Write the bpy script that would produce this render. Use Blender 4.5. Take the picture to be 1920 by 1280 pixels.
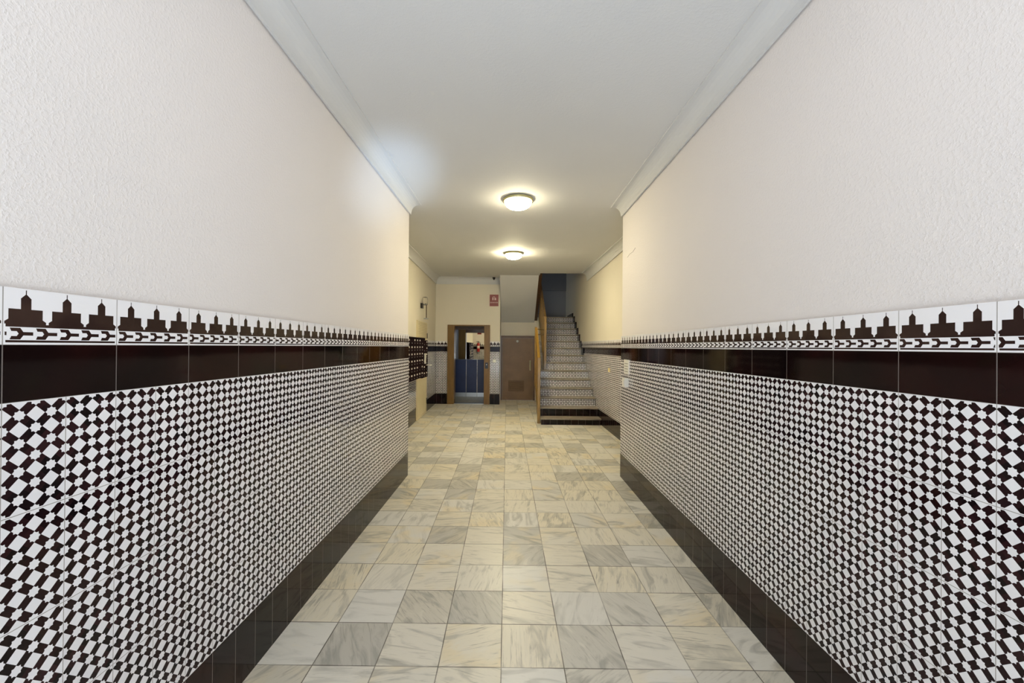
import bpy, bmesh, math, random
from mathutils import Vector, Matrix
random.seed(7)
sc = bpy.context.scene
for o in list(bpy.data.objects): bpy.data.objects.remove(o)
PI = math.pi

# ------------------------------------------------------------------ camera
# room axes: x right, y along the corridor (away), z up; metres
H = 1.546
cam_d = bpy.data.cameras.new('camera'); cam = bpy.data.objects.new('camera', cam_d)
sc.collection.objects.link(cam); sc.camera = cam
cam_d.sensor_fit = 'HORIZONTAL'; cam_d.sensor_width = 36.0
cam_d.lens = 758.09/1920*36
cam_d.shift_x = (960-946.56)/1920; cam_d.shift_y = (646.84-640)/1920
cam_d.clip_start = 0.02
YAW, PITCH, ROLL = -0.0137, 0.00338, 0.00813
# rows of world->camera (x right, y down, z forward) with world (X, down, Z)
cy_, sy_ = math.cos(YAW), math.sin(YAW); cp, sp = math.cos(PITCH), math.sin(PITCH); cr, sr = math.cos(ROLL), math.sin(ROLL)
Ry = Matrix(((cy_,0,-sy_),(0,1,0),(sy_,0,cy_)))
Rp = Matrix(((1,0,0),(0,cp,sp),(0,-sp,cp)))
Rr = Matrix(((cr,-sr,0),(sr,cr,0),(0,0,1)))
M = Rr @ Rp @ Ry                                            # v_cam = M v_world(X, down, Z)
def w2b(v): return Vector((v[0], v[2], -v[1]))
right, down, forw = w2b(M[0]), w2b(M[1]), w2b(M[2])
rot = Matrix((right, -down, -forw)).transposed()
cam.matrix_world = Matrix.Translation((0,0,H)) @ rot.to_4x4()

# ------------------------------------------------------------------ world, exposure, big lights
wd = bpy.data.worlds.new('world'); sc.world = wd; wd.use_nodes = True
bg = wd.node_tree.nodes['Background']; bg.inputs[0].default_value = (.80,.90,1.0,1); bg.inputs[1].default_value = 0.6
sc.view_settings.view_transform = 'Standard'; sc.view_settings.look = 'None'
sc.view_settings.exposure = -0.13; sc.view_settings.gamma = 1.0; sc.view_settings.use_curve_mapping = False
def area(name, loc, target, sx, sy, power, col, spread=PI):
    l = bpy.data.lights.new(name, 'AREA'); l.shape = 'RECTANGLE'; l.size = sx; l.size_y = sy
    l.energy = power; l.color = col; l.spread = spread
    o = bpy.data.objects.new(name, l); sc.collection.objects.link(o)
    o.location = loc; d = Vector(target)-Vector(loc); o.rotation_euler = d.to_track_quat('-Z','Y').to_euler()
    return o
DAY = area('daylight_entrance', (.06,-1.5,1.6), (.06,5,1.9), 2.4, 2.8, 32, (.80,.90,1.0))
area('ceiling_fill_outside', (.06,-2.9,.05), (.06,-.6,4.0), 2.5, 2.4, 235, (.80,.90,1.0))  # added upward fill outside the entrance, brightens the corridor ceiling and walls
# sunlight thrown up from the pavement outside on to the cornice
sp_ = bpy.data.lights.new('sun_bounce','SPOT'); sp_.energy = 1650; sp_.color = (.50,.72,1.0); sp_.spot_size = math.radians(10); sp_.spot_blend = 1.0; sp_.shadow_soft_size = .12
so = bpy.data.objects.new('sun_bounce', sp_); sc.collection.objects.link(so); so.location = (.75,-1.4,.35)
so.rotation_euler = (Vector((-1.13,3.9,3.15))-Vector(so.location)).to_track_quat('-Z','Y').to_euler()
area('stairwell_daylight', (1.2,11.6,5.7), (1.2,11.9,2.4), .9, .9, .8, (.80,.87,1.0))

# ------------------------------------------------------------------ material helpers
class E:                                                     # socket arithmetic
    nt = None
    def __init__(s, v): s.v = v
    @staticmethod
    def op(o, *a):
        n = E.nt.nodes.new('ShaderNodeMath'); n.operation = o
        for i, x in enumerate(a):
            if isinstance(x, E): E.nt.links.new(x.v, n.inputs[i])
            else: n.inputs[i].default_value = x
        return E(n.outputs[0])
    def __add__(s,o): return E.op('ADD',s,o)
    def __radd__(s,o): return E.op('ADD',s,o)
    def __sub__(s,o): return E.op('SUBTRACT',s,o)
    def __rsub__(s,o): return E.op('SUBTRACT',o,s)
    def __mul__(s,o): return E.op('MULTIPLY',s,o)
    def __rmul__(s,o): return E.op('MULTIPLY',s,o)
    def __truediv__(s,o): return E.op('DIVIDE',s,o)
    def __lt__(s,o): return E.op('LESS_THAN',s,o)
    def __gt__(s,o): return E.op('GREATER_THAN',s,o)
    def frac(s): return E.op('FRACT',s)
    def floor(s): return E.op('FLOOR',s)
    def abs(s): return E.op('ABSOLUTE',s)
    def NOT(s): return 1.0 - s
def emax(a,b): return E.op('MAXIMUM',a,b)
def emin(a,b): return E.op('MINIMUM',a,b)
def per(x): return ((x+.5).frac()-.5).abs()                  # distance to nearest integer
def sstep(x, a, b):
    n = E.nt.nodes.new('ShaderNodeMapRange'); n.interpolation_type = 'SMOOTHSTEP'
    E.nt.links.new(x.v, n.inputs[0]); n.inputs[1].default_value = a; n.inputs[2].default_value = b
    return E(n.outputs[0])
def vec(x, y, z=0.0):
    n = E.nt.nodes.new('ShaderNodeCombineXYZ')
    for i, q in enumerate((x,y,z)):
        if isinstance(q, E): E.nt.links.new(q.v, n.inputs[i])
        else: n.inputs[i].default_value = q
    return E(n.outputs[0])
def noise(v, scale, detail=2.0, rough=.5, dist=0.0):
    n = E.nt.nodes.new('ShaderNodeTexNoise'); E.nt.links.new(v.v, n.inputs['Vector'])
    n.inputs['Scale'].default_value = scale; n.inputs['Detail'].default_value = detail
    n.inputs['Roughness'].default_value = rough; n.inputs['Distortion'].default_value = dist
    return E(n.outputs[0])
def white(v):
    n = E.nt.nodes.new('ShaderNodeTexWhiteNoise'); n.noise_dimensions = '3D'; E.nt.links.new(v.v, n.inputs['Vector'])
    return E(n.outputs['Value']), E(n.outputs['Color'])
def mix(f, a, b):
    n = E.nt.nodes.new('ShaderNodeMix'); n.data_type = 'RGBA'
    if isinstance(f, E): E.nt.links.new(f.v, n.inputs[0])
    else: n.inputs[0].default_value = f
    for i, q in ((6,a),(7,b)):
        if isinstance(q, E): E.nt.links.new(q.v, n.inputs[i])
        else: n.inputs[i].default_value = (*q,1)
    return E(n.outputs[2])
def lin(r,g,b):
    f = lambda c: (c/255/12.92) if c <= 10 else ((c/255+.055)/1.055)**2.4
    return (f(r),f(g),f(b))
def newmat(name, col=(.5,.5,.5), rough=.5, metal=0.0, coat=0.0, spec=None):
    m = bpy.data.materials.new(name); m.use_nodes = True; E.nt = m.node_tree
    b = m.node_tree.nodes['Principled BSDF']
    b.inputs['Base Color'].default_value = (*col,1); b.inputs['Roughness'].default_value = rough; b.inputs['Metallic'].default_value = metal
    if coat: b.inputs['Coat Weight'].default_value = coat; b.inputs['Coat Roughness'].default_value = .05
    if spec is not None: b.inputs['Specular IOR Level'].default_value = spec
    return m, b
def setc(b, c): E.nt.links.new(c.v, b.inputs['Base Color'])
def uvxy():
    n = E.nt.nodes.new('ShaderNodeUVMap'); s = E.nt.nodes.new('ShaderNodeSeparateXYZ'); E.nt.links.new(n.outputs[0], s.inputs[0])
    return E(s.outputs[0]), E(s.outputs[1])
def objco():
    n = E.nt.nodes.new('ShaderNodeTexCoord'); return E(n.outputs['Object'])
def bump(b, h, strength, dist):
    n = E.nt.nodes.new('ShaderNodeBump'); n.inputs['Strength'].default_value = strength; n.inputs['Distance'].default_value = dist
    E.nt.links.new(h.v, n.inputs['Height']); E.nt.links.new(n.outputs[0], b.inputs['Normal'])

def plaster(name, col, strength, scale=1.0):
    m, b = newmat(name, col, .75, spec=.25)
    p = objco()
    n1 = noise(p, 55*scale, 3, .6); n2 = noise(p, 140*scale, 2, .5)
    bump(b, sstep(n1,.42,.72)*.7+n2*.5, strength, .004)
    big = noise(p, .9, 2)
    setc(b, mix(sstep(big,.3,.7), tuple(c*.975 for c in col), col))
    return m
def tinted(name, c1, c2, rough=.5, metal=0.0, scale=8.0, stretch=(1,1,1), coat=0.0):
    m, b = newmat(name, c1, rough, metal, coat)
    n = E.nt.nodes.new('ShaderNodeVectorMath'); n.operation = 'MULTIPLY'; n.inputs[1].default_value = stretch
    E.nt.links.new(objco().v, n.inputs[0])
    setc(b, mix(sstep(noise(E(n.outputs[0]), scale, 3, .6, .3),.3,.7), c1, c2))
    return m

GLAZE_W = lin(243,241,243); GROUT = lin(165,160,155)
def glaze_dark(u, v):
    p = vec(u, v, 0.0)
    a = noise(p, 3.0, 2); c = noise(p, 7.0, 2)
    col = mix(sstep(a,.40,.70), (.0045,.0030,.0030), (.022,.0055,.005))
    return mix(sstep(c,.55,.75), col, (.008,.007,.004))
def tile_base(name, rough=.11):
    m, b = newmat(name, (.5,.5,.5), rough, spec=.22)
    u, v = uvxy()
    return m, b, u, v
def mosaic_black(u, v):
    lu = u/.07; lv = v/.07
    s = lu+lv; t = lu-lv
    ds = per(s); dt = per(t)
    rod = emin(ds, dt) < .210
    q = .197
    star = emax(emax(ds, dt) < q, (ds+dt) < .270)
    return rod*star.NOT()
def mk_mosaic():
    m, b, u, v = tile_base('mosaic_tile')
    blk = mosaic_black(u, v)
    edge = per(v/.28)*.28 < .0035
    blk = blk*edge.NOT()
    rod_id = vec(((u/.07+v/.07)*1.0+.5).floor(), ((u/.07-v/.07)*1.0+.5).floor(), 0.0)
    w, _ = white(rod_id)
    dark = mix(w, lin(16,9,12), lin(46,24,27))
    dark = mix(sstep(noise(vec(u,v,3.0), 4.0, 1),.45,.75), dark, lin(34,16,16))
    wtile, _ = white(vec((u/.14).floor(), (v/.28).floor(), 2.0))
    whitec = mix(wtile, GLAZE_W, lin(236,234,236))
    col = mix(blk, whitec, dark)
    g = emax(per(u/.14)*.14 < .0011, per(v/.28)*.28 < .0011)
    col = mix(g, col, GROUT)
    setc(b, col)
    bump(b, (g*-1.0)+noise(vec(u,v,0.0), 22.0, 1)*.35, .25, .002)
    return m
def mk_black_tile(name, w, vertical_only=False):
    m, b, u, v = tile_base(name, .07)
    g = per(u/w)*w < .0013
    wt, _ = white(vec((u/w).floor(), 1.0, 5.0))
    d = mix(wt*.5, glaze_dark(u, v), lin(30,12,11))
    setc(b, mix(g, d, lin(120,112,108)))
    bump(b, (g*-1.0)+noise(vec(u,v,0.0), 14.0, 1)*.3, .2, .002)
    return m
def mk_castle():
    # v measured from the bottom of the tile, tile 0.28 x 0.14, three castles
    m, b, u, v = tile_base('battlement_tile')
    y = v/.14
    c = u/(.28/3)
    dx = per(c-.5)                                           # distance to castle axis, in periods
    tower = (dx < .118)*(y > .60)*(y < .82)
    roof = (dx < (.908-y)*1.40)*(y > .819)*(y < .91)
    mast = (dx < .012)*(y > .88)*(y < .975)
    block = (dx < .385)*(y > .40)*(y < .635)
    flare = (dx < (.385+(.455-y)*2.0))*(dx < .468)*(y > .368)*(y < .46)
    strip = (y > .318)*(y < .372)
    ln = (y > .045)*(y < .085)
    rim = (per(u/.28)*.28 < .0055).NOT()
    strip = strip*rim; ln = ln*rim
    cc = ((u-.004)/.0545).frac()
    r = ((y-.20)/.103).abs()
    k = cc+r*.17
    yb = (k < .60)*emax(r > .42, k > .37)*(r < 1.0)*(cc > (1.0-r)*.10+.04)
    stem = (r < .30)*(cc > .5)*(cc < .93)
    inside = (per(u/.28)*.28 > .004)
    chev = emax(yb, stem)*inside
    blk = emax(emax(emax(tower, roof), emax(mast, block)), emax(emax(flare, strip), emax(ln, chev)))
    n = noise(vec(u,v,1.0), 9.0, 3)
    dark = mix(sstep(n,.35,.7), lin(40,22,20), lin(58,40,34))
    dark = mix(sstep(noise(vec(u,v,7.0), 3.0, 1),.45,.7), dark, lin(38,20,16))
    col = mix(blk, GLAZE_W, dark)
    g = emax(per(u/.28)*.28 < .0012, y < .010)
    setc(b, mix(g, col, GROUT))
    bump(b, (g*-1.0)+noise(vec(u,v,0.0), 20.0, 1)*.3, .25, .002)
    return m
def mk_marble():
    m, b = newmat('marble_floor', (.6,.6,.55), .3, spec=.4)
    s = E.nt.nodes.new('ShaderNodeSeparateXYZ'); E.nt.links.new(objco().v, s.inputs[0])
    X, Y = E(s.outputs[0]), E(s.outputs[1])
    T = .30405; fr = -.00852
    dX = X+.0325; dY = Y-1.9528
    wob = (noise(vec(X,Y,0.0), 2.2, 1)-.5)*.012
    a = (dX-dY*fr)/T+wob; c = (dX*fr+dY)/T+wob*.5
    ia, ic = a.floor(), c.floor()
    r1, rc = white(vec(ia, ic, 0.0)); r2, _ = white(vec(ia, ic, 9.0)); r3, _ = white(vec(ia, ic, 21.0)); r4, _ = white(vec(ia, ic, 33.0))
    ang = (r1*2.0).floor()*1.5708+(r2-.5)*.7+(r4 > .75)*.75
    ca, sa = E.op('COSINE', ang), E.op('SINE', ang)
    fx = a.frac()-.5; fy = c.frac()-.5
    qx = fx*ca+fy*sa; qy = fy*ca-fx*sa
    z = r1*57.0+r2*13.0
    n1 = noise(vec(qx*.8, qy*2.6, z), 1.15, 4, .55, 1.3)
    n2 = noise(vec(qx*1.2, qy*14.0, z+5.0), 1.6, 4, .6, .6)
    n3 = noise(vec(qx*1.0, qy*1.0, z+9.0), 1.2, 2)
    n4 = noise(vec(qx*3.0, qy*26.0, z+2.0), 1.5, 3, .6, .5)
    base = mix(r3, lin(222,220,214), lin(226,218,198))
    base = mix(sstep(r4,.66,.92)*.75, base, lin(180,178,172))
    base = mix(sstep(n3,.47,.66)*sstep(r2,.35,.9)*.6, base, lin(228,212,176))
    st = sstep(n1,.48,.68)*(r4*.6+.3)
    base = mix(st*.88, base, lin(152,151,144))
    base = mix(sstep(n2,.54,.70)*.65*r3, base, lin(126,122,112))
    base = mix(sstep(n4,.60,.78)*.30, base, lin(120,114,100))
    base = mix(sstep(n1,.28,.40).NOT()*.5, base, lin(226,221,208))
    g = emin(per(a), per(c))*T
    jn = noise(vec(X,Y,4.0), 3.0, 2)
    gm = sstep(g, .0007, .0040).NOT()*(sstep(jn,.3,.6)*.55+.40)
    setc(b, mix(gm, base, lin(56,46,32)))
    rg = noise(vec(X,Y,0.0), 3.0, 3)*.12+.30
    E.nt.links.new(rg.v, b.inputs['Roughness'])
    bump(b, (gm*-1.0)+noise(vec(a,c,2.0), 1.5, 1)*.3, .15, .002)
    return m

M_WALL = plaster('white_stipple_plaster', lin(236,230,227), .32, 1.5)
M_HALL = plaster('cream_plaster', lin(230,223,208), .12)
M_CEIL = plaster('ceiling_plaster', lin(216,216,216), .18, 1.3)
M_CORN = plaster('cornice_paint', lin(214,214,214), .03)
M_MOS = mk_mosaic(); M_BAND = mk_black_tile('black_band_tile', .28); M_BASE = mk_black_tile('black_base_tile', .14)
M_CAST = mk_castle(); M_FLOOR = mk_marble()
M_TREAD = tinted('grey_marble_tread', lin(130,119,104), lin(152,141,126), .35, 0, 9, (1,3,3))
M_OCHRE = tinted('varnished_ochre_wood', lin(118,88,22), lin(142,108,36), .35, 0, 10, (4,4,.6), .2)
M_DKWOOD = tinted('dark_brown_wood', lin(62,40,22), lin(84,56,32), .45, 0, 10, (1,1,4))
M_FRAME = tinted('brown_lift_frame', lin(114,83,30), lin(126,93,38), .4, 0, 6, (3,3,.5))
M_DOORF = tinted('brown_door_frame', lin(84,58,26), lin(98,68,32), .4, 0, 6, (3,3,.5))
M_DOOR = tinted('bronze_door_sheet', lin(118,90,60), lin(128,98,66), .42, 0, 3)
M_VENT = newmat('vent_brown', lin(98,70,34), .5)[0]
M_BLUE = tinted('blue_laminate', lin(20,37,78), lin(25,43,86), .35, 0, 3)
M_STEEL = newmat('brushed_steel', (.55,.57,.58), .28, 1.0)[0]
M_GREY = newmat('grey_blue_panel', lin(150,160,176), .4, .2)[0]
M_CHROME = newmat('chrome', (.8,.8,.8), .12, 1.0)[0]
M_MIRROR = newmat('mirror_silver', (.86,.87,.85), .01, 1.0)[0]
M_BLACK = newmat('black_plastic', lin(22,18,20), .35)[0]
M_MAIL = tinted('dark_maroon_mailbox', lin(22,9,13), lin(30,14,19), .7, 0, 6)
M_MAIL.node_tree.nodes['Principled BSDF'].inputs['Specular IOR Level'].default_value = .05
M_PLATE = newmat('name_plate_card', lin(214,206,198), .5)[0]
M_LOCK = newmat('lock_metal', (.6,.58,.55), .3, 1.0)[0]
M_CREAM = tinted('cream_cupboard_paint', lin(222,208,172), lin(228,216,184), .45, 0, 2)
M_LOUV = newmat('louvre_cream', lin(196,184,150), .5)[0]
M_WHITE = newmat('white_plastic', lin(232,230,222), .35)[0]
M_YELLOW = newmat('ivory_plastic', lin(222,206,150), .4)[0]
M_RED = newmat('red_sign', lin(128,28,26), .4)[0]
M_REDM = newmat('red_cylinder_paint', lin(180,20,24), .2, 0, .5)[0]
M_SIGNW = newmat('sign_white', lin(228,200,196), .5)[0]
M_PAPER = newmat('paper', lin(228,222,210), .7)[0]
M_INK = newmat('printed_grey', lin(150,145,140), .7)[0]
M_BRASS = newmat('lamp_rim_metal', lin(176,170,128), .35, .6)[0]
M_RUBBER = newmat('black_rubber', lin(20,20,20), .6)[0]
m, b = newmat('clear_glass', (1,1,1), .03); b.inputs['Transmission Weight'].default_value = 1.0; b.inputs['IOR'].default_value = 1.3; M_GLASS = m
def lampmat(name, strength, col):
    m, b = newmat(name, (.9,.88,.8), .3); b.inputs['Emission Color'].default_value = (*col,1); b.inputs['Emission Strength'].default_value = strength
    return m
def bowlmat(name, strength, col):
    # opal glass, brightest over the bulb, dimmer towards its thick upper edge
    m = lampmat(name, strength, col); E.nt = m.node_tree; n = E.nt.nodes.new('ShaderNodeTexCoord'); q = E.nt.nodes.new('ShaderNodeSeparateXYZ'); E.nt.links.new(n.outputs['Generated'], q.inputs[0])
    e = (1.0-sstep(E(q.outputs[2]), .25, .95)*.93)*strength
    E.nt.links.new(e.v, m.node_tree.nodes['Principled BSDF'].inputs['Emission Strength']); return m
WARM = (1.0,.875,.58)
M_BOWL = bowlmat('lit_opal_bowl', 120.0, WARM); M_BOWL3 = bowlmat('lit_opal_bowl_hall', 320.0, (1.0,.875,.56)); M_BOWL_FILL = bowlmat('unseen_fill_bowl', 26.0, (1.0,.94,.90))

# ------------------------------------------------------------------ mesh helpers
def link(o): sc.collection.objects.link(o); return o
def obj(name, bm, mats, parent=None):
    me = bpy.data.meshes.new(name); bmesh.ops.recalc_face_normals(bm, faces=bm.faces); bm.to_mesh(me); bm.free()
    for m in (mats if isinstance(mats,(list,tuple)) else [mats]): me.materials.append(m)
    o = bpy.data.objects.new(name, me); link(o)
    if parent: o.parent = parent; o.matrix_parent_inverse = Matrix.Translation(-Vector(parent.location)) 
    return o
def thing(name, label, cat, loc, group=None):
    o = bpy.data.objects.new(name, None); link(o); o.location = loc; o.empty_display_size = .1
    o['label'] = label; o['category'] = cat
    if group: o['group'] = group
    return o
def tag(o, label, cat, group=None):
    o['label'] = label; o['category'] = cat
    if group: o['group'] = group
    return o
def struct(o, label=None):
    o['kind'] = 'structure'
    if label: o['label'] = label
    return o
def uvl(bm): return bm.loops.layers.uv.verify()
def face(bm, cos, uvs=None, mi=0, smooth=False):
    f = bm.faces.new([bm.verts.new(c) for c in cos]); f.material_index = mi; f.smooth = smooth
    l = uvl(bm)
    for i, lp in enumerate(f.loops):
        lp[l].uv = uvs[i] if uvs else (0,0)
    return f
def box(bm, a, b_, mi=0, u0=0.0, v0=0.0, bevel=0.0):
    """axis box; uv in metres: front/back faces (x,z), side faces (y,z), tops (x,y)"""
    x0,y0,z0 = a; x1,y1,z1 = b_
    if x0>x1: x0,x1=x1,x0
    if y0>y1: y0,y1=y1,y0
    if z0>z1: z0,z1=z1,z0
    vs = [bm.verts.new(p) for p in ((x0,y0,z0),(x1,y0,z0),(x1,y1,z0),(x0,y1,z0),(x0,y0,z1),(x1,y0,z1),(x1,y1,z1),(x0,y1,z1))]
    l = uvl(bm); fs = []
    for idx, ax in (((0,1,5,4),'y'),((2,3,7,6),'y'),((1,2,6,5),'x'),((3,0,4,7),'x'),((4,5,6,7),'z'),((3,2,1,0),'z')):
        f = bm.faces.new([vs[i] for i in idx]); f.material_index = mi; fs.append(f)
        for lp in f.loops:
            c = lp.vert.co
            lp[l].uv = {'y':(c.x-u0,c.z-v0),'x':(c.y-u0,c.z-v0),'z':(c.x-u0,c.y-v0)}[ax]
    if bevel > 0:
        es = list({e for f in fs for e in f.edges})
        bmesh.ops.bevel(bm, geom=es, offset=bevel, segments=2, affect='EDGES', profile=.6)
    return vs
def prism(bm, poly, d, mi=0):
    """poly: 3D points of one face, d: extrusion vector"""
    d = Vector(d); A = [bm.verts.new(p) for p in poly]; B = [bm.verts.new(Vector(p)+d) for p in poly]
    fs = [bm.faces.new(A), bm.faces.new(B[::-1])]
    for i in range(len(A)):
        j = (i+1)%len(A); fs.append(bm.faces.new((A[i],B[i],B[j],A[j])))
    l = uvl(bm)
    for f in fs:
        f.material_index = mi; n = f.normal if f.normal.length else Vector((0,0,1))
        f.normal_update(); n = f.normal
        for lp in f.loops:
            c = lp.vert.co
            lp[l].uv = (c.x,c.y) if abs(n.z)>.7 else ((c.y,c.z) if abs(n.x)>abs(n.y) else (c.x,c.z))
    return fs
def tube(bm, pts, r, n=12, mi=0, caps=True):
    pts = [Vector(p) for p in pts]; rings = []
    rr = r if isinstance(r,(list,tuple)) else [r]*len(pts)
    t0 = (pts[1]-pts[0]).normalized(); ref = Vector((0,0,1)) if abs(t0.z)<.9 else Vector((1,0,0))
    for i, p in enumerate(pts):
        t = ((pts[min(i+1,len(pts)-1)]-pts[max(i-1,0)])).normalized()
        x = (ref-t*ref.dot(t)).normalized(); y = t.cross(x); ref = x
        rings.append([bm.verts.new(p+(x*math.cos(2*PI*k/n)+y*math.sin(2*PI*k/n))*rr[i]) for k in range(n)])
    for a, c in zip(rings, rings[1:]):
        for k in range(n):
            f = bm.faces.new((a[k],a[(k+1)%n],c[(k+1)%n],c[k])); f.smooth = True; f.material_index = mi
    if caps:
        for rg in (rings[0][::-1], rings[-1]): f = bm.faces.new(rg); f.material_index = mi
def lathe(bm, prof, c, axis='z', n=40, mi=0, smooth=True):
    """prof: (radius, offset along axis)"""
    c = Vector(c); rings = []
    for r, h in prof:
        ring = []
        for k in range(n):
            a = 2*PI*k/n
            if axis == 'z': p = Vector((r*math.cos(a), r*math.sin(a), h))
            elif axis == 'y': p = Vector((r*math.cos(a), h, r*math.sin(a)))
            else: p = Vector((h, r*math.cos(a), r*math.sin(a)))
            ring.append(bm.verts.new(c+p))
        rings.append(ring)
    for a, d in zip(rings, rings[1:]):
        for k in range(n):
            f = bm.faces.new((a[k],a[(k+1)%n],d[(k+1)%n],d[k])); f.smooth = smooth; f.material_index = mi
    for rg in (rings[0][::-1], rings[-1]):
        if (rg[0].co-rg[n//2].co).length > 1e-5: f = bm.faces.new(rg); f.material_index = mi
    bmesh.ops.remove_doubles(bm, verts=[v for r_ in rings for v in r_], dist=1e-6)
def BM(): b_ = bmesh.new(); uvl(b_); return b_

# ------------------------------------------------------------------ plan
XL, XR = -1.225, 1.342            # corridor walls
YE = 4.82; YER = 4.88             # where the corridor opens into the hall
Y0 = -1.55
def hxl(y): return -1.92-.028*(y-7.64)
def hxr(y): return 1.85-.016*(y-6.7)
B = .14
def corr_ceil(y): return 3.235+.0045*(y-4.82)

# floor
bm = BM(); box(bm, (-2.4,Y0,-.12), (2.3,13.1,0)); struct(obj('floor', bm, M_FLOOR), 'veined grey and cream marble tile floor')
# ceiling: corridor part and hall part, one slab
bm = BM()
rows = [Y0,0,2.4,4.82,7.2,9.6,9.9,10.83]
def ceil_h(x, y):
    if y <= 4.82: return corr_ceil(y)
    L = [(4.82,3.235),(7.2,3.325),(9.9,3.365),(10.83,3.40)]; R = [(4.82,3.235),(7.2,3.262),(9.6,3.29),(9.9,3.295),(10.83,3.37)]
    def it(T):
        for (a,ha),(c,hc) in zip(T,T[1:]):
            if y <= c+1e-6: return ha+(hc-ha)*(y-a)/(c-a)
        return T[-1][1]
    l, r = it(L), it(R)
    if x >= -.28: return r
    t = (x+2.05)/(2.05-.28); t = max(0,min(1,t)); return l+(r-l)*t
def cslab(x0,x1,y0,y1):
    a=[(x0,y0),(x1,y0),(x1,y1),(x0,y1)]
    lo=[bm.verts.new((x,y,ceil_h(x,y))) for x,y in a]; hi=[bm.verts.new((x,y,3.6)) for x,y in a]
    bm.faces.new(lo); bm.faces.new(hi[::-1])
    for i in range(4): bm.faces.new((lo[i],hi[i],hi[(i+1)%4],lo[(i+1)%4]))
for y0,y1 in zip(rows,rows[1:]):
    if y1 <= 9.6:
        for x0,x1 in ((-2.2,-1.2),(-1.2,-.28),(-.28,.70),(.70,2.0)): cslab(x0,x1,y0,y1)
    elif y1 <= 9.9:
        for x0,x1 in ((-2.2,-1.2),(-1.2,-.28),(-.28,.70)): cslab(x0,x1,y0,y1)
    else:
        for x0,x1 in ((-2.2,-1.2),(-1.2,-.28)): cslab(x0,x1,y0,y1)
bmesh.ops.remove_doubles(bm, verts=bm.verts, dist=1e-5)
struct(obj('ceiling', bm, M_CEIL), 'white stippled ceiling')

# walls -------------------------------------------------------------
def wall(name, A, C, t, h, mat, z0=0.0, label=None):
    """vertical wall whose visible face runs A->C, thickness vector t (away from the room)"""
    bm = BM(); prism(bm, [(A[0],A[1],z0),(C[0],C[1],z0),(C[0]+t[0],C[1]+t[1],z0),(A[0]+t[0],A[1]+t[1],z0)], (0,0,h-z0))
    return struct(obj(name, bm, mat), label)
bm = BM(); prism(bm, [(XL,Y0,0),(XL,YE,0),(hxl(YE)-.06,YE,0),(hxl(YE)-.06,Y0,0)], (0,0,3.4))
struct(obj('wall_left', bm, M_WALL), 'white stippled corridor wall on the left')
bm = BM(); prism(bm, [(XR,Y0,0),(XR,YER,0),(hxr(YER)+.06,YER,0),(hxr(YER)+.06,Y0,0)], (0,0,3.4))
struct(obj('wall_right', bm, M_WALL), 'white stippled corridor wall on the right')
wall('wall_hall_left', (hxl(YE),YE), (hxl(11.0),11.0), (-.15,0), 3.5, M_HALL, label='cream hall wall behind the mailboxes')
wall('wall_hall_right', (hxr(YER),YER), (hxr(13.0),13.0), (.15,0), 6.2, M_HALL, label='cream wall beside the stairs')
# back wall with the lift opening
YB = 10.8
bm = BM()
box(bm, (-2.1,YB,0), (-1.66,YB+.2,3.5)); box(bm, (-.56,YB,0), (-.28,YB+.2,3.5)); box(bm, (-1.66,YB,2.10), (-.56,YB+.2,3.5))
struct(obj('wall_back', bm, M_HALL), 'cream end wall with the lift opening')
wall('wall_shaft', (-.28,YB+.2), (-.28,11.7), (-.12,0), 3.5, M_HALL, label='side of the lift shaft')
YD = 11.7
bm = BM()
box(bm, (-.28,YD,1.86), (.83,YD+.12,2.24)); box(bm, (.72,YD,0), (.95,YD+.12,1.86))
struct(obj('wall_understairs', bm, M_HALL), 'cream wall above the low brown door')
# spandrel wall under the upper part of the stairs
SZ = .134; SR = .174; ST = .265; SY = 8.04
def sline(y): return SZ+SR/ST*(y-SY)
def stepy(n): return SY+ST*(n-1)
def steph(n): return SZ+SR*(n-1)
XS = .82
bm = BM(); prism(bm, [(XS,9.66,0),(XS,YD,0),(XS,YD,2.22),(XS,9.66,sline(9.66)-.14)], (.028,0,0))
struct(obj('wall_spandrel', bm, M_HALL), 'triangular wall under the stair flight')
# stairwell shell above
bm = BM(); box(bm, (-.5,12.88,2.2), (2.0,13.0,6.2)); struct(obj('wall_stairwell', bm, plaster('stairwell_dim_grey', lin(140,141,145), .12)), 'dim wall at the stair landing')  # stairwell dimness worked into the wall colour as a darker grey
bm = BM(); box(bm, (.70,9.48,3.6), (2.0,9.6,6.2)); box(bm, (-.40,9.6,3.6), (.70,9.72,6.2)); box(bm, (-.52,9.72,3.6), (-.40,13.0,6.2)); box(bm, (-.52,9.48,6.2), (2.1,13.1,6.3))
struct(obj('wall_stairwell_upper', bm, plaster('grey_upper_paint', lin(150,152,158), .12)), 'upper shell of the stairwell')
bm = BM(); box(bm, (-.28,12.80,3.33), (1.75,12.90,6.2)); struct(obj('trim_1', bm, plaster('grey_beam_paint', lin(120,121,125), .12)), 'shallow beam across the stairwell wall')

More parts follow.
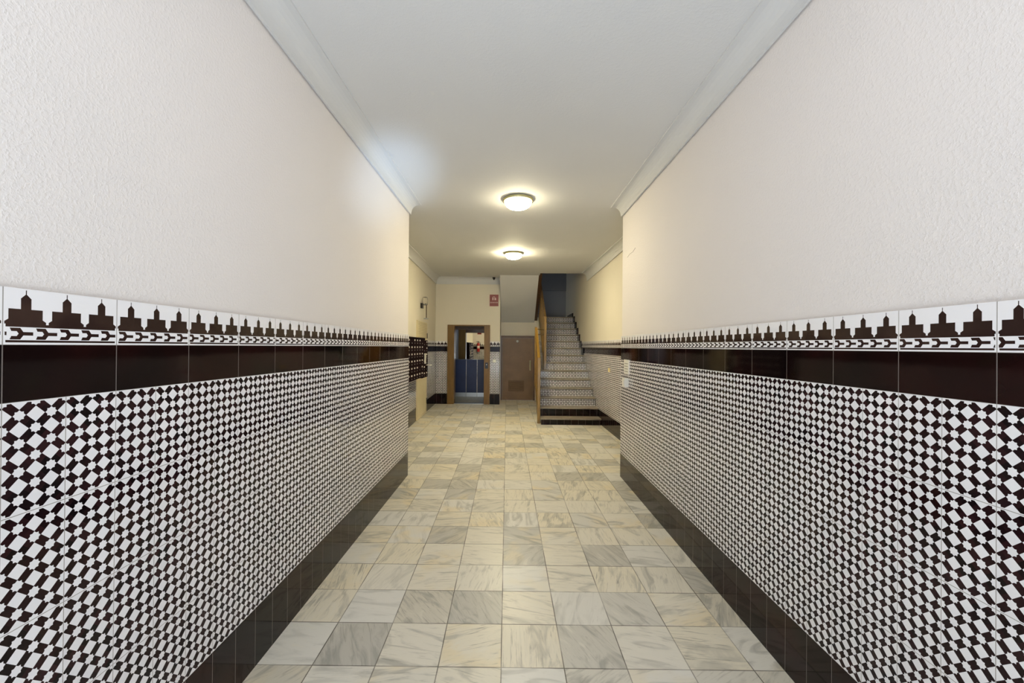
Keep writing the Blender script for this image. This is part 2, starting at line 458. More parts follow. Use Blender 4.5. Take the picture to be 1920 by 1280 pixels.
# cornices -----------------------------------------------------------
PROF = [(0,.10),(.013,.10),(.013,0),(.024,0),(.0255,.14),(.030,.34),(.038,.52),(.050,.67),(.066,.79),(.086,.88),(.108,.935),(.134,.965),(.1345,.91),(.146,.91),(.1465,.975),(.1465,1.03),(0,1.03)]
def cornice(name, A, C, nrm, la, lc, ua, uc, sc_=1.0, label=None, sub=1, mitreA=0, mitreC=0):
    bm = BM(); rings = []
    for (P, lo, up, mt) in ((A,la,ua,mitreA),(C,lc,uc,mitreC)):
        along = (Vector((C[0]-A[0],C[1]-A[1]))).normalized()
        ring = []
        for o_, t in PROF:
            o2 = o_*sc_; q = Vector((P[0],P[1]))+Vector(nrm)*o2+along*mt*o2
            ring.append(bm.verts.new((q.x,q.y,lo+(up-lo)*t)))
        rings.append(ring)
    a, c = rings
    for i in range(len(a)):
        j = (i+1)%len(a); f = bm.faces.new((a[i],a[j],c[j],c[i])); f.smooth = False
    bm.faces.new(a[::-1]); bm.faces.new(c)
    return struct(obj(name, bm, M_CORN), label)
cornice('trim_2', (XL,Y0), (XL,YE), (1,0), 3.117+.0045*(Y0-4.82), 3.117, corr_ceil(Y0), 3.235, label='white cove cornice along the left corridor wall')
cornice('trim_3', (XR,Y0), (XR,YER), (-1,0), 3.118+.0045*(Y0-4.82), 3.118, corr_ceil(Y0), 3.235, label='white cove cornice along the right corridor wall')
cornice('trim_4', (hxl(YE),YE), (hxl(YB),YB), (1,0), 3.17, 3.20, ceil_h(-1.9,YE), ceil_h(-1.95,YB), 1.0, 'cove cornice along the left hall wall', mitreC=-1)
cornice('trim_5', (hxr(YER),YER), (hxr(9.5),9.5), (-1,0), 3.16, 3.095, 3.235, 3.288, 1.0, 'cove cornice above the stair side wall')
cornice('trim_6', (hxl(YB),YB), (-.28,YB), (0,-1), 3.20, 3.20, ceil_h(-1.95,YB), ceil_h(-.28,YB), 1.0, 'cove cornice over the lift wall', mitreA=1)

# tiled wainscot -------------------------------------------------------
def wainscot(name, A, C, nrm, u_at, u_sign, z_from=0.0, label=None, top=12, basename=None, tk=.012, udir='y'):
    """tile skin on a wall from A to C; one mesh for mosaic + band + battlements, one for the black base"""
    n = Vector((nrm[0],nrm[1],0))*tk
    def strip(bm, z0, z1, mi, vo):
        P = [(A[0],A[1]),(C[0],C[1])]
        u = [u_sign*((p[1] if udir=='y' else p[0])-u_at) for p in P]
        f = [(P[0][0]+n.x,P[0][1]+n.y),(P[1][0]+n.x,P[1][1]+n.y)]
        face(bm, [(f[0][0],f[0][1],z0),(f[1][0],f[1][1],z0),(f[1][0],f[1][1],z1),(f[0][0],f[0][1],z1)], [(u[0],z0-vo),(u[1],z0-vo),(u[1],z1-vo),(u[0],z1-vo)], mi)
        for k in (0,1):
            face(bm, [(P[k][0],P[k][1],z0),(f[k][0],f[k][1],z0),(f[k][0],f[k][1],z1),(P[k][0],P[k][1],z1)], [(u[k],z0-vo)]*2+[(u[k],z1-vo)]*2, mi)
        return f, u
    bm = BM(); f, u = strip(bm, 2*B, 10*B, 0, 2*B); strip(bm, 10*B, 11*B, 1, 0); strip(bm, 11*B, 12*B, 2, 11*B)
    zt = 12*B
    face(bm, [(A[0],A[1],zt),(f[0][0],f[0][1],zt),(f[1][0],f[1][1],zt),(C[0],C[1],zt)], [(0,.139)]*4, 2)
    me = obj(name, bm, [M_MOS, M_BAND, M_CAST]); 
    struct(me, label)
    bm = BM(); strip(bm, 0.0, 2*B, 0, 0); struct(obj(basename, bm, M_BASE), 'black glazed base tiles')
def jl(): return 1.229
wainscot('trim_7', (XL,Y0), (XL,YE), (1,0), 1.229, 1, label='black and white star mosaic wainscot on the left corridor wall', basename='baseboard_left')
wainscot('trim_8', (XR,Y0), (XR,YER), (-1,0), 1.6835, -1, label='black and white star mosaic wainscot on the right corridor wall', basename='baseboard_right')
wainscot('trim_9', (hxl(YE),YE+.012), (hxl(8.27),8.27), (1,0), 5.0, 1, label='star mosaic wainscot behind the mailboxes', basename='baseboard_hall_left')
wainscot('trim_10', (hxl(9.40),9.40), (hxl(YB),YB), (1,0), 5.0, 1, label='star mosaic wainscot beyond the cream cupboard', basename='baseboard_hall_left_far')
wainscot('trim_11', (hxr(YER),YER+.012), (hxr(10.5),10.5), (-1,0), 5.0, -1, label='star mosaic wainscot beside the stairs', basename='baseboard_hall_right')
wainscot('trim_12', (hxl(YB)+.012,YB), (-1.685,YB), (0,-1), -1.685, 1, label='star mosaic wainscot left of the lift', basename='baseboard_back', udir='x')
wainscot('trim_13', (-.54,YB), (-.28,YB), (0,-1), -.56, 1, label='star mosaic wainscot right of the lift', basename='baseboard_back_right', udir='x')
wainscot('trim_14', (XL,YE), (hxl(YE)+.012,YE), (0,1), XL, 1, label='star mosaic wainscot behind the corridor corner on the left', basename='baseboard_return_left', udir='x')
wainscot('trim_15', (XR,YER), (hxr(YER)-.012,YER), (0,1), XR, 1, label='star mosaic wainscot behind the corridor corner on the right', basename='baseboard_return_right', udir='x')
# spandrel tiles (left face of the stair side wall), cut under the flight
bm = BM()
def sp(y0,z0,y1,z1,mi,vo):
    x = XS-.012
    face(bm, [(x,y0,z0),(x,y1,z0),(x,y1,z1),(x,y0,z1)], [(y0,z0-vo),(y1,z0-vo),(y1,z1-vo),(y0,z1-vo)], mi)
def yat(z): return SY+(z+.14-SZ)*ST/SR
ya = 9.66
x = XS-.012; zc = sline(ya)-.14
face(bm, [(x,ya,2*B),(x,YD,2*B),(x,YD,10*B),(x,yat(10*B),10*B),(x,ya,zc)], [(ya,0),(YD,0),(YD,8*B),(yat(10*B),8*B),(ya,zc-2*B)], 0)
sp(yat(11*B),10*B,YD,11*B,1,0); face(bm, [(x,yat(10*B),10*B),(x,yat(11*B),10*B),(x,yat(11*B),11*B)], [(0,0),(.1,0),(.1,.1)], 1)
sp(yat(12*B),11*B,YD,12*B,2,11*B)
struct(obj('trim_16', bm, [M_MOS,M_BAND,M_CAST]), 'star mosaic wainscot on the wall under the stairs')
bm = BM(); face(bm, [(x,ya,0),(x,YD,0),(x,YD,2*B),(x,ya,2*B)], [(ya,0),(YD,0),(YD,2*B),(ya,2*B)]); struct(obj('baseboard_spandrel', bm, M_BASE))

# ------------------------------------------------------------------ lift
lift = thing('elevator', 'blue and steel lift cab with a mirror, door standing open in a brown frame', 'elevator', (-1.1,11.0,0))
CX0, CX1, CY0, CY1 = -1.74, -.50, 11.04, 12.3
bm = BM(); box(bm, (CX0,CY0,.001), (CX1,CY1,.012)); obj('cab_floor', bm, tinted('cab_floor_vinyl', lin(120,118,100), lin(140,136,118), .35), lift)
bm = BM(); box(bm, (CX0-.03,CY0,0), (CX0,CY1,2.25)); obj('side_panel', bm, M_GREY, lift)
bm = BM(); box(bm, (CX1,CY0,0), (CX1+.03,CY1,2.25)); obj('side_panel', bm, M_GREY, lift)
bm = BM(); box(bm, (CX0-.03,CY0,2.25), (CX1+.03,CY1+.03,2.28)); obj('cab_ceiling', bm, M_GREY, lift)
bm = BM(); lathe(bm, [(0,0),(.10,0),(.10,-.015),(0,-.015)], (-1.12,11.7,2.2495), n=24); cl = obj('cab_fill_lamp', bm, lampmat('lift_cab_fill', 34.0, (.9,.95,1.0)), lift); cl['label'] = 'added round fill lamp in the cab ceiling'  # unseen lamp added to brighten the dark cab
bm = BM(); box(bm, (CX0,CY1,.134), (CX1,CY1+.03,1.14)); bp = obj('back_panel', bm, M_BLUE, lift); bp['label'] = 'blue lower back panel'
bm = BM(); box(bm, (CX0,CY1,.012), (CX1,CY1+.03,.134)); obj('kick_plate', bm, M_STEEL, lift)
for xx in (-1.337,-1.005):
    bm = BM(); box(bm, (xx-.006,CY1-.008,.02), (xx+.006,CY1,1.14)); obj('seam_strip', bm, M_CHROME, bp)
bm = BM(); box(bm, (CX0,CY1-.002,1.14), (CX1,CY1+.02,2.25)); obj('mirror', bm, M_MIRROR, lift)
bm = BM(); tube(bm, [(CX0,CY1-.006,1.145),(CX1,CY1-.006,1.145)], .006, 8); obj('mirror_edge', bm, M_STEEL, lift)
# brown returns beside the opening, inside of the landing door
bm = BM(); box(bm, (CX0,YB+.21,0), (-1.50,CY0+.01,2.25)); obj('front_return', bm, M_FRAME, lift)
bm = BM(); box(bm, (-.70,YB+.21,0), (CX1,CY0+.01,2.25)); obj('front_return', bm, M_FRAME, lift)
bm = BM(); box(bm, (-1.50,YB+.21,1.995), (-.70,CY0+.01,2.25)); obj('door_header', bm, M_DKWOOD, lift)
bm = BM(); box(bm, (-1.50,YB+.02,.0005), (-.70,CY0,.010)); obj('door_sill', bm, M_STEEL, lift)
# landing frame (structure)
fr = thing('door_1', 'brown lift door frame in the end wall', 'door frame', (-1.1,YB,0)); del fr['category']; fr['kind'] = 'structure'
bm = BM(); box(bm, (-1.680,YB-.035,0), (-1.50,YB+.205,2.116), bevel=.004); obj('jamb', bm, M_FRAME, fr)
bm = BM(); box(bm, (-.70,YB-.035,0), (-.543,YB+.205,2.116), bevel=.004); obj('jamb', bm, M_FRAME, fr)
bm = BM(); box(bm, (-1.50,YB-.030,2.085), (-.70,YB+.205,2.116)); obj('head', bm, M_FRAME, fr)
# call panel
cp_ = thing('call_panel', 'small black lift call panel on the right side of the brown frame', 'call panel', (-.63,YB-.036,1.05))
bm = BM(); box(bm, (-.672,YB-.050,.955), (-.588,YB-.0355,1.115), bevel=.003); obj('plate', bm, M_BLACK, cp_)
bm = BM(); lathe(bm, [(.012,0),(.012,-.006),(0,-.008)], (-.630,YB-.050,1.06), 'y', 16); obj('button', bm, lampmat('call_button_glow', .35, (.8,.85,1)), cp_)

# ------------------------------------------------------------------ low door under the stairs
dr = thing('door_2', 'low brown metal door with a vent panel under the stair landing', 'door', (.2,YD,0)); del dr['category']; dr['kind'] = 'structure'
bm = BM(); box(bm, (-.275,YD-.03,0), (-.235,YD+.10,1.80)); obj('frame_post', bm, M_DOORF, dr)
bm = BM(); box(bm, (.665,YD-.03,0), (.715,YD+.10,1.80)); obj('frame_post', bm, M_DOORF, dr)
bm = BM(); box(bm, (-.275,YD-.03,1.80), (.715,YD+.10,1.86)); obj('frame_head', bm, M_DOORF, dr)
bm = BM(); box(bm, (-.275,YD-.05,1.83), (.715,YD-.03,1.86)); obj('drip_mould', bm, M_DOORF, dr)
bm = BM(); box(bm, (-.232,YD-.012,.006), (.662,YD+.03,1.797), bevel=.003); leaf = obj('door_leaf', bm, M_DOOR, dr)
bm = BM()
for a_, c_ in (((-.05,.26),(.40,.285)),((-.05,.545),(.40,.57)),((-.05,.285),(-.025,.545)),((.375,.285),(.40,.545))):
    box(bm, (a_[0],YD-.022,a_[1]), (c_[0],YD-.012,c_[1]))
for k in range(9):
    z = .300+k*.027; prism(bm, [(-.025,YD-.013,z),(.375,YD-.013,z),(.375,YD-.022,z+.012),(-.025,YD-.022,z+.012)], (0,.002,.006))
obj('vent_grille', bm, M_VENT, leaf)
bm = BM(); tube(bm, [(.575,YD-.012,1.12),(.575,YD-.055,1.10),(.575,YD-.06,1.0),(.575,YD-.055,.90),(.575,YD-.012,.88)], .012, 10); box(bm, (.558,YD-.016,.86), (.592,YD-.011,1.15)); h_ = obj('handle', bm, M_BRASS, leaf); h_['label'] = 'pale metal pull handle'
bm = BM(); lathe(bm, [(.034,0),(.034,-.004),(.028,-.006),(0,-.006)], (.205,YD-.012,1.70), 'y', 24); o = obj('badge', bm, M_WHITE, leaf); o['label'] = 'small round white plate near the top'

# ------------------------------------------------------------------ staircase
st = thing('staircase', 'staircase of fourteen star-tiled risers with grey marble treads climbing on the right', 'staircase', (1.2,SY,0))
for n in range(1,15):
    y0 = stepy(n); y1 = stepy(n+1) if n < 14 else 12.87; h1 = steph(n); hb = steph(n-1) if n > 1 else 0
    x0 = .625 if n <= 6 else XS+.044
    xr = hxr(y1)-.014 if y0 < 10.3 else hxr(y1)-.002
    bm = BM()
    zb = 0.0 if n < 14 else h1-.20
    xx0 = x0
    box(bm, (xx0,y0,zb), (xr,y1-.0005,h1-.03), 0 if n <= 2 else 1, u0=.1, v0=hb-(0 if n<=2 else .02))
    s_ = obj('step', bm, [M_BASE, M_MOS], st)
    bm = BM(); box(bm, (x0-.012,y0-.022,h1-.029), (xr,y1-.0005,h1), bevel=.004); obj('tread', bm, M_TREAD, s_)
# landing extends left behind the understairs door
bm = BM(); box(bm, (-.28,YD+.0,2.24), (XS+.05,12.87,2.396)); struct(obj('floor_landing', bm, M_HALL), 'stair landing slab')
# returning flight seen from below: slab from landing up to the ceiling
bm = BM(); prism(bm, [(-.275,YD-.002,2.245),(-.275,9.9,3.30),(-.275,9.9,3.62),(-.275,YD-.002,2.56)], (.96,0,0)); struct(obj('ceiling_returning_flight', bm, M_CEIL), 'sloping underside of the returning stair flight')
bm = BM(); prism(bm, [(.686,YD-.002,2.30),(.686,9.92,3.36),(.686,9.92,3.75),(.686,YD-.002,2.66)], (.085,0,0)); struct(obj('trim_17', bm, M_DKWOOD), 'dark brown wooden stringer of the returning flight')
# stepped skirting on the wall
bm = BM()
for n in range(8,15):
    y0, h1 = stepy(n), steph(n); xw = hxr(y0+.2)
    box(bm, (xw-.026,y0-.03,h1+.001), (xw-.014 if n<10 else xw+.001,y0+ST-.03 if n<14 else y0+1.0,h1+.175 if n<14 else h1+.11), 0)
struct(obj('trim_18', bm, M_BAND), 'dark stepped tile skirting along the upper steps')

# lower balustrade
def slat_rail(name, label, x0, x1, ya, yb, hgt, newel_y, newel_top, foot, nslat, cap):
    t = thing(name, label, 'balustrade', ((x0+x1)/2, newel_y, 0 if foot < .05 else foot))
    bm = BM(); box(bm, (x0,newel_y,foot), (x1,newel_y+.055,newel_top-.02), bevel=.004); nw = obj('newel_post', bm, M_OCHRE, t)
    bm = BM(); box(bm, (x0-.004,newel_y-.004,newel_top-.02), (x1+.004,newel_y+.059,newel_top), bevel=.003); obj('newel_cap', bm, M_OCHRE, nw)
    ya2 = newel_y+.056
    bm = BM(); prism(bm, [(x0,ya2,sline(ya2)+hgt-.06),(x0,yb,sline(yb)+hgt-.06),(x0,yb,sline(yb)+hgt),(x0,ya2,sline(ya2)+hgt)], (x1-x0,0,0)); obj('handrail', bm, M_OCHRE, t)
    bm = BM(); prism(bm, [(x0+.006,ya2,max(.0,sline(ya2)-cap)),(x0+.006,yb,sline(yb)-cap),(x0+.006,yb,sline(yb)+.04),(x0+.006,ya2,sline(ya2)+.04)], (x1-x0-.012,0,0)); obj('stringer', bm, M_OCHRE, t)
    for k in range(nslat):
        y = ya2+.02+(yb-ya2-.10)*(k+.5)/nslat; w = .05
        bm = BM(); prism(bm, [(x0+.012,y-w/2,sline(y-w/2)+.04),(x0+.012,y+w/2,sline(y+w/2)+.04),(x0+.012,y+w/2,sline(y+w/2)+hgt-.06),(x0+.012,y-w/2,sline(y-w/2)+hgt-.06)], (x1-x0-.024,0,0)); obj('baluster', bm, M_OCHRE, t)
    return t
lo = slat_rail('stair_balustrade', 'ochre wooden balustrade with newel post at the foot of the stairs', .555, .610, 8.2, 9.20, 1.08, 8.16, 1.325, .002, 8, .20)
bm = BM(); box(bm, (.555,9.20,sline(9.20)-.25), (.610,9.26,sline(9.2)+1.10), bevel=.004); obj('end_post', bm, M_OCHRE, lo)
up_ = slat_rail('stair_balustrade', 'tall ochre wooden balustrade along the upper steps, in front of the dark stairwell', .795, .850, 9.6, 11.6, 1.08, 9.55, 2.26, steph(6)+.001, 15, .135)
for zz in (1.95,1.83):
    bm = BM(); tube(bm, [(.612,9.25,zz),(.792,9.57,zz)], .010, 8); obj('connecting_rod', bm, M_OCHRE, up_)

# notices on the spandrel wall under the stairs
def flat_x(name, x, y0, y1, z0, z1, t, mat, parent=None, bev=0):
    bm = BM(); box(bm, (x,y0,z0), (x+t,y1,z1), bevel=bev); return obj(name, bm, mat, parent)
nt_ = thing('notice', 'white paper notice on the wall under the stairs beside the balustrade', 'notice', (XS-.030,11.2,1.72))
flat_x('sheet', XS-.018, 10.95, 11.45, 1.70, 1.92, .004, M_PAPER, nt_)
for k in range(4): flat_x('text_line', XS-.0205, 11.0, 11.38, 1.74+k*.04, 1.752+k*.04, .002, M_INK, nt_)

# ------------------------------------------------------------------ cream cupboard door in the left hall wall
cy0, cy1 = 8.285, 9.385
cab = thing('utility_cupboard', 'cream full-height meter cupboard door set in the wall behind the mailboxes', 'cupboard', (hxl(8.8),8.8,0))
def wx(y, off): return hxl(y)+off
def slab_l(bm, y0, y1, z0, z1, o0, o1):
    prism(bm, [(wx(y0,o0),y0,z0),(wx(y0,o1),y0,z0),(wx(y1,o1),y1,z0),(wx(y1,o0),y1,z0)], (0,0,z1-z0))
bm = BM(); slab_l(bm, cy0, cy1, 1.70, 2.075, .001, .03); slab_l(bm, cy0, cy0+.06, .0, 1.70, .001, .03); slab_l(bm, cy1-.06, cy1, 0, 1.70, .001, .03); slab_l(bm, cy0+.06, cy1-.06, 0, .05, .001, .03); obj('frame', bm, M_CREAM, cab)
bm = BM(); slab_l(bm, cy0+.062, cy1-.062, .052, 1.698, .001, .024); lf = obj('door', bm, M_CREAM, cab)
bm = BM()
for k in range(9): slab_l(bm, cy0+.08, cy1-.10, 1.73+k*.035, 1.742+k*.035, .030, .038)
slab_l(bm, cy0+.06, cy1-.08, 1.715, 1.725, .030, .036); slab_l(bm, cy0+.06, cy1-.08, 2.04, 2.05, .030, .036)
obj('louvre_panel', bm, M_LOUV, cab)
for z in (.28,1.78):
    bm = BM(); tube(bm, [(wx(cy1,.036),cy1-.03,z-.06),(wx(cy1,.036),cy1-.03,z+.06)], .012, 8); obj('hinge', bm, M_BLACK, cab)

# ------------------------------------------------------------------ mailboxes
def mailbank(label, y0, ncol, z0, nrow, pitch_y, pitch_z, xface, depth, seed):
    rnd = random.Random(seed)
    t = thing('mailbox_bank', label, 'mailboxes', (xface-depth/2, y0+ncol*pitch_y/2, z0))
    y1 = y0+ncol*pitch_y; z1 = z0+nrow*pitch_z
    xb = hxl(y0)+.016
    bm = BM(); box(bm, (xb,y0,z0), (xface-.012,y1,z1), bevel=.003)
    obj('body', bm, M_MAIL, t)
    for r in range(nrow):
        for c in range(ncol):
            ya_, za_ = y0+c*pitch_y, z0+r*pitch_z
            bm = BM(); box(bm, (xface-.0115,ya_+.006,za_+.005), (xface,ya_+pitch_y-.006,za_+pitch_z-.005), bevel=.002)
            d = obj('mailbox_door', bm, M_MAIL, t)
            if rnd.random() < .90:
                bm = BM(); yc = ya_+pitch_y*.5; box(bm, (xface+.0002,yc-.034,za_+pitch_z*.62), (xface+.003,yc+.034,za_+pitch_z*.84)); obj('name_plate', bm, M_PLATE, d)
            bm = BM(); lathe(bm, [(.008,0),(.008,.005),(0,.006)], (xface+.0002,ya_+pitch_y*.5,za_+pitch_z*.30), 'x', 10); obj('lock', bm, M_LOCK, d)
    return t, y1, z1
tA, ya1, zA1 = mailbank('dark maroon bank of mailboxes on the hall wall, next to the corridor corner', 6.50, 6, .945, 6, .200, .122, -1.66, .25, 3)
bm = BM(); prism(bm, [(-1.87,6.47,zA1+.002),(-1.635,6.47,zA1+.002),(-1.635,6.47,zA1+.016),(-1.87,6.47,zA1+.04)], (0,1.24,0)); obj('top_board', bm, M_MAIL, tA)
tB, yb1, zB1 = mailbank('narrower dark bank of two mailbox columns, farthest from the corridor corner', 7.712, 2, .925, 6, .215, .122, -1.665, .25, 5)
bm = BM(); box(bm, (-1.90,7.75,zB1+.001), (-1.70,8.06,zB1+.045), bevel=.015); o = obj('parcel_bundle', bm, M_MAIL); tag(o, 'dark rounded bundle lying on top of the narrower mailbox bank', 'bundle')
# papers stuck in the boxes
o = flat_x('envelope', -1.664, 7.96, 8.10, 1.160, 1.172, .09, M_PAPER); tag(o, 'white envelope sticking out flat from a mailbox of the narrower bank', 'envelope')
o = flat_x('leaflet', -1.663, 7.80, 7.83, 1.20, 1.40, .03, M_PAPER); tag(o, 'narrow white leaflet hanging upright from a mailbox slot', 'leaflet')

# ------------------------------------------------------------------ wall sconce
sx = hxl(8.75)
sn = thing('wall_lantern', 'small wall lantern with a clear glass cover and thin upright stem above the mailboxes', 'wall lamp', (sx,8.8,2.1))
bm = BM(); box(bm, (sx+.001,8.70,2.36), (sx+.05,8.82,2.47), bevel=.006); obj('bracket', bm, M_BLACK, sn)
bm = BM(); tube(bm, [(sx+.05,8.76,2.44),(sx+.115,8.76,2.46),(sx+.12,8.76,2.44),(sx+.12,8.76,2.15)], .009, 10); obj('stem', bm, M_DKWOOD, sn)
bm = BM(); lathe(bm, [(0,0),(.05,.0),(.06,.012),(.055,.022),(.014,.03),(0,.03)], (sx+.11,8.78,2.125), 'z', 24); obj('base_plate', bm, M_STEEL, sn)
bm = BM(); lathe(bm, [(.055,0),(.056,.14),(.045,.165),(.02,.175),(.018,.168),(.042,.158),(.051,.138),(.050,0)], (sx+.085,8.78,2.44), 'z', 28); obj('glass_cover', bm, M_GLASS, sn)
bm = BM(); lathe(bm, [(.058,-.006),(.061,0),(.058,.006),(.05,.006),(.05,-.006)], (sx+.085,8.78,2.44), 'z', 28); obj('collar', bm, M_CHROME, sn)

# ------------------------------------------------------------------ ceiling lamps
def bowl_lamp(label, x, y, z, M_BOWL=M_BOWL):
    t = thing('ceiling_lamp', label, 'ceiling lamp', (x,y,z), 'flush bowl lamps down the middle of the ceiling')
    bm = BM(); lathe(bm, [(0,0),(.168,0),(.176,-.010),(.172,-.030),(.158,-.034),(.156,-.018),(0,-.018)], (x,y,z), n=56); obj('rim', bm, M_BRASS, t)
    bm = BM(); lathe(bm, [(.153,-.019),(.156,-.036),(.150,-.056),(.134,-.078),(.108,-.096),(.072,-.108),(.034,-.114),(0,-.115)], (x,y,z), n=56); obj('glass_bowl', bm, M_BOWL, t)
    bm = BM(); lathe(bm, [(.010,-.1155),(.010,-.122),(.005,-.128),(0,-.129)], (x,y,z), n=14); obj('finial', bm, M_BRASS, t)
    return t
bowl_lamp('lit round bowl lamp on the ceiling, the nearer and larger of the two', .075, 4.62, corr_ceil(4.62)-.001)
bowl_lamp('lit round bowl lamp on the hall ceiling, the farther one near the stairs', .045, 7.42, ceil_h(.04,7.42)-.001, M_BOWL3)

bowl_lamp('added unseen bowl lamp to light the entrance end of the corridor, above the camera', .09, 1.25, corr_ceil(1.25)-.001, M_BOWL_FILL)  # extra lamp added out of view to brighten the near corridor
# ------------------------------------------------------------------ small things on walls
# red sign on the back wall
def red_sign(label, xc, y, zc, w, h, sgn):
    """sgn=-1: faces the camera (towards -y); +1: faces away"""
    t = thing('safety_sign', label, 'sign', (xc,y,zc-h/2))
    def q(name, x0, x1, z0, z1, d0, d1, mat):
        bm = BM(); box(bm, (xc+x0*w,y+sgn*d0,zc+z0*h), (xc+x1*w,y+sgn*d1,zc+z1*h)); return obj(name, bm, mat, t)
    q('panel', -.5,.5,-.5,.5, .001,.005, M_RED)
    bm = BM(); d = y+sgn*.0055; Z = lambda a: zc+a*h; Xx = lambda a: xc+a*w*(-sgn)
    # extinguisher pictogram: body, neck, hose and flame
    def poly(pts): prism(bm, [(Xx(a),d,Z(c)) for a,c in pts], (0,sgn*.001,0))
    poly([(-.20,.02),(-.07,.02),(-.07,.22),(-.10,.26),(-.17,.26),(-.20,.22)])
    poly([(-.16,.27),(-.11,.27),(-.11,.31),(-.16,.31)]); poly([(-.13,.31),(.08,.31),(.08,.34),(-.13,.34)])
    poly([(.05,.31),(.09,.31),(.09,.16),(.05,.16)])
    poly([(.04,.02),(.22,.02),(.25,.12),(.20,.18),(.20,.25),(.13,.19),(.10,.28),(.04,.14)])
    obj('pictogram', bm, M_SIGNW, t)
    cu = bpy.data.curves.new('sign_text', 'FONT'); cu.body = 'EXTINTOR'; cu.size = h*.135; cu.align_x = 'CENTER'; cu.align_y = 'CENTER'; cu.extrude = .0006; cu.offset = .0008
    to = bpy.data.objects.new('lettering', cu); link(to)
    dg = bpy.context.evaluated_depsgraph_get(); me = bpy.data.meshes.new_from_object(to.evaluated_get(dg)); bpy.data.objects.remove(to)
    ob = bpy.data.objects.new('lettering', me); link(ob); me.materials.clear(); me.materials.append(M_SIGNW)
    R_ = Matrix.Rotation(PI/2,4,'X') if sgn < 0 else Matrix.Rotation(PI,4,'Z') @ Matrix.Rotation(PI/2,4,'X')
    me.transform(Matrix.Translation((xc,y+sgn*.0062,zc-.19*h)) @ R_)
    ob.parent = t; ob.matrix_parent_inverse = Matrix.Translation(-Vector(t.location))
    return t
red_sign('red safety sign with white pictogram and word, high on the lift wall', -.445, YB, 2.775, .235, .31, -1)
red_sign('small red extinguisher sign behind the corridor corner, mirrored in the lift', -1.52, YE, 2.27, .20, .28, 1)
# extinguisher seen in the lift mirror
ex = thing('fire_extinguisher', 'red fire extinguisher hung behind the corridor corner, reflected in the lift mirror', 'fire extinguisher', (-1.56,YE+.11,1.28))
c_ = (-1.56,YE+.10,1.28)
bm = BM(); lathe(bm, [(0,0),(.06,0),(.066,.015),(.066,.36),(.058,.40),(.03,.43),(.018,.44),(0,.44)], c_, n=28); obj('cylinder', bm, M_REDM, ex)
bm = BM(); tube(bm, [(c_[0],c_[1],c_[2]+.44),(c_[0],c_[1],c_[2]+.49)], .018, 12); box(bm, (c_[0]-.10,c_[1]-.012,c_[2]+.495), (c_[0]+.03,c_[1]+.012,c_[2]+.512)); box(bm, (c_[0]-.09,c_[1]-.012,c_[2]+.465), (c_[0]-.01,c_[1]+.012,c_[2]+.478)); obj('valve', bm, M_BLACK, ex)
bm = BM(); tube(bm, [(c_[0]+.01,c_[1],c_[2]+.48),(c_[0]+.08,c_[1],c_[2]+.46),(c_[0]+.095,c_[1],c_[2]+.36),(c_[0]+.085,c_[1],c_[2]+.16)], .009, 10); obj('hose', bm, M_RUBBER, ex)
bm = BM(); lathe(bm, [(.0668,.16),(.0672,.16),(.0672,.29),(.0668,.29)], c_, n=28); obj('label_band', bm, M_SIGNW, ex)
bm = BM(); box(bm, (c_[0]-.02,YE+.001,c_[2]+.36), (c_[0]+.02,c_[1]-.055,c_[2]+.39)); obj('wall_hook', bm, M_BLACK, ex)
# dome camera in the corner of ceiling and back wall
cz = ceil_h(-.44,10.60)
dc = thing('security_camera', 'tiny black dome camera on the ceiling above the red sign', 'camera', (-.445,10.58,cz))
bm = BM(); lathe(bm, [(0,-.001),(.040,-.001),(.040,-.018),(0,-.018)], (-.445,10.58,cz), n=24); obj('mount', bm, M_BLACK, dc)
bm = BM(); lathe(bm, [(.036,-.0185),(.032,-.040),(.020,-.060),(.008,-.070),(0,-.072)], (-.445,10.58,cz), n=24); obj('dome', bm, M_BLACK, dc)
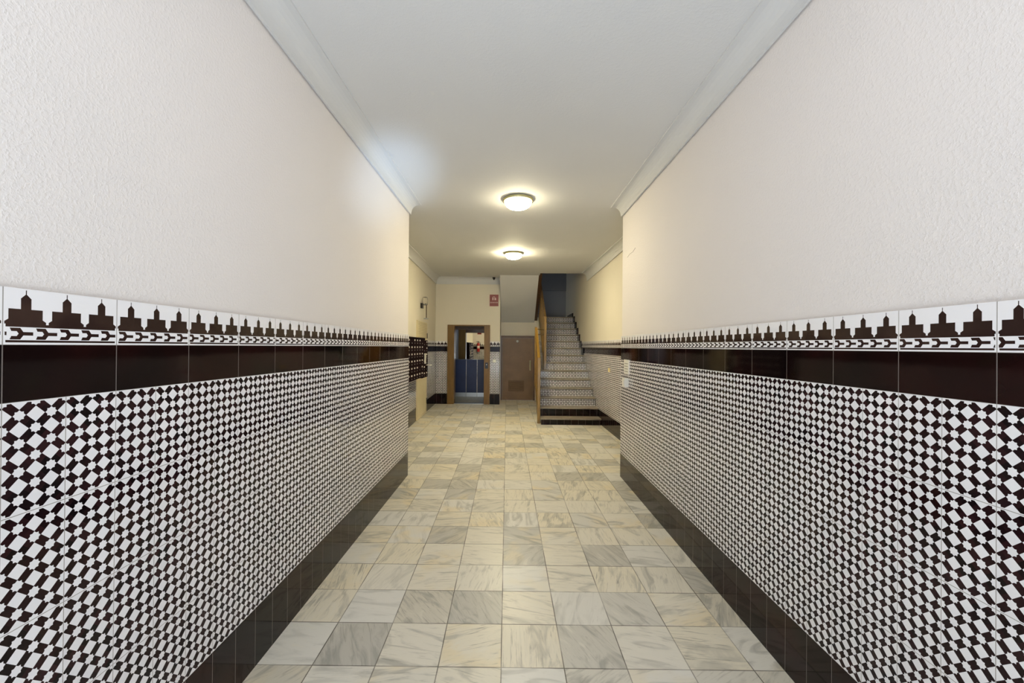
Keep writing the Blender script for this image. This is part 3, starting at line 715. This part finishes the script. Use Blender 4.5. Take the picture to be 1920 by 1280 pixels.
# switch right of the lift
def plate_y(name, label, cat, xc, zc, w, h, y, mat):
    t = thing(name, label, cat, (xc,y,zc-h/2))
    bm = BM(); box(bm, (xc-w/2,y-.010,zc-h/2), (xc+w/2,y-.0005,zc+h/2), bevel=.002); obj('cover_plate', bm, mat, t)
    bm = BM(); box(bm, (xc-w*.27,y-.015,zc-h*.27), (xc+w*.27,y-.0102,zc+h*.27), bevel=.002); obj('rocker', bm, mat, t)
    return t
plate_y('light_switch', 'small white switch on the mosaic tiles right of the lift', 'light switch', -.425, 1.155, .085, .080, YB-.012, M_WHITE)
def plate_x(name, label, cat, xw, yc, zc, w, h, d, mat, pw=.27):
    t = thing(name, label, cat, (xw,yc,zc-h/2))
    bm = BM(); box(bm, (xw-d,yc-w/2,zc-h/2), (xw-.0005,yc+w/2,zc+h/2), bevel=.003); obj('cover_plate', bm, mat, t)
    return t
t = plate_x('light_switch', 'small ivory switch on the tiles beside the first steps', 'light switch', hxr(7.47)-.0125, 7.47, 1.13, .11, .075, .012, M_YELLOW)
bm = BM(); box(bm, (hxr(7.47)-.030,7.445,1.11), (hxr(7.47)-.0248,7.495,1.15), bevel=.002); obj('rocker', bm, M_YELLOW, t)
t = plate_x('entry_control_panel', 'tall white wall plate with small print on the right corridor tiles', 'wall plate', XR-.0125, 4.615, 1.325, .19, .165, .012, M_WHITE)
for k in range(4):
    bm = BM(); box(bm, (XR-.0262,4.55,1.27+k*.030), (XR-.0247,4.68,1.277+k*.030)); obj('print_line', bm, M_INK, t)
t = plate_x('junction_box', 'small white box below the tall wall plate on the right corridor tiles', 'wall box', XR-.0125, 4.60, 1.150, .10, .100, .048, M_WHITE)
bm = BM(); box(bm, (XR-.0665,4.565,1.125), (XR-.0608,4.635,1.175), bevel=.002); obj('button', bm, M_WHITE, t)

bm = BM(); tube(bm, [(XR-.0008,4.68,2.585),(XR-.0008,4.58,2.603),(XR-.0008,4.47,2.600),(XR-.0008,4.38,2.622)], .0018, 6); struct(obj('trim_19', bm, M_INK), 'hairline crack in the plaster of the right corridor wall')
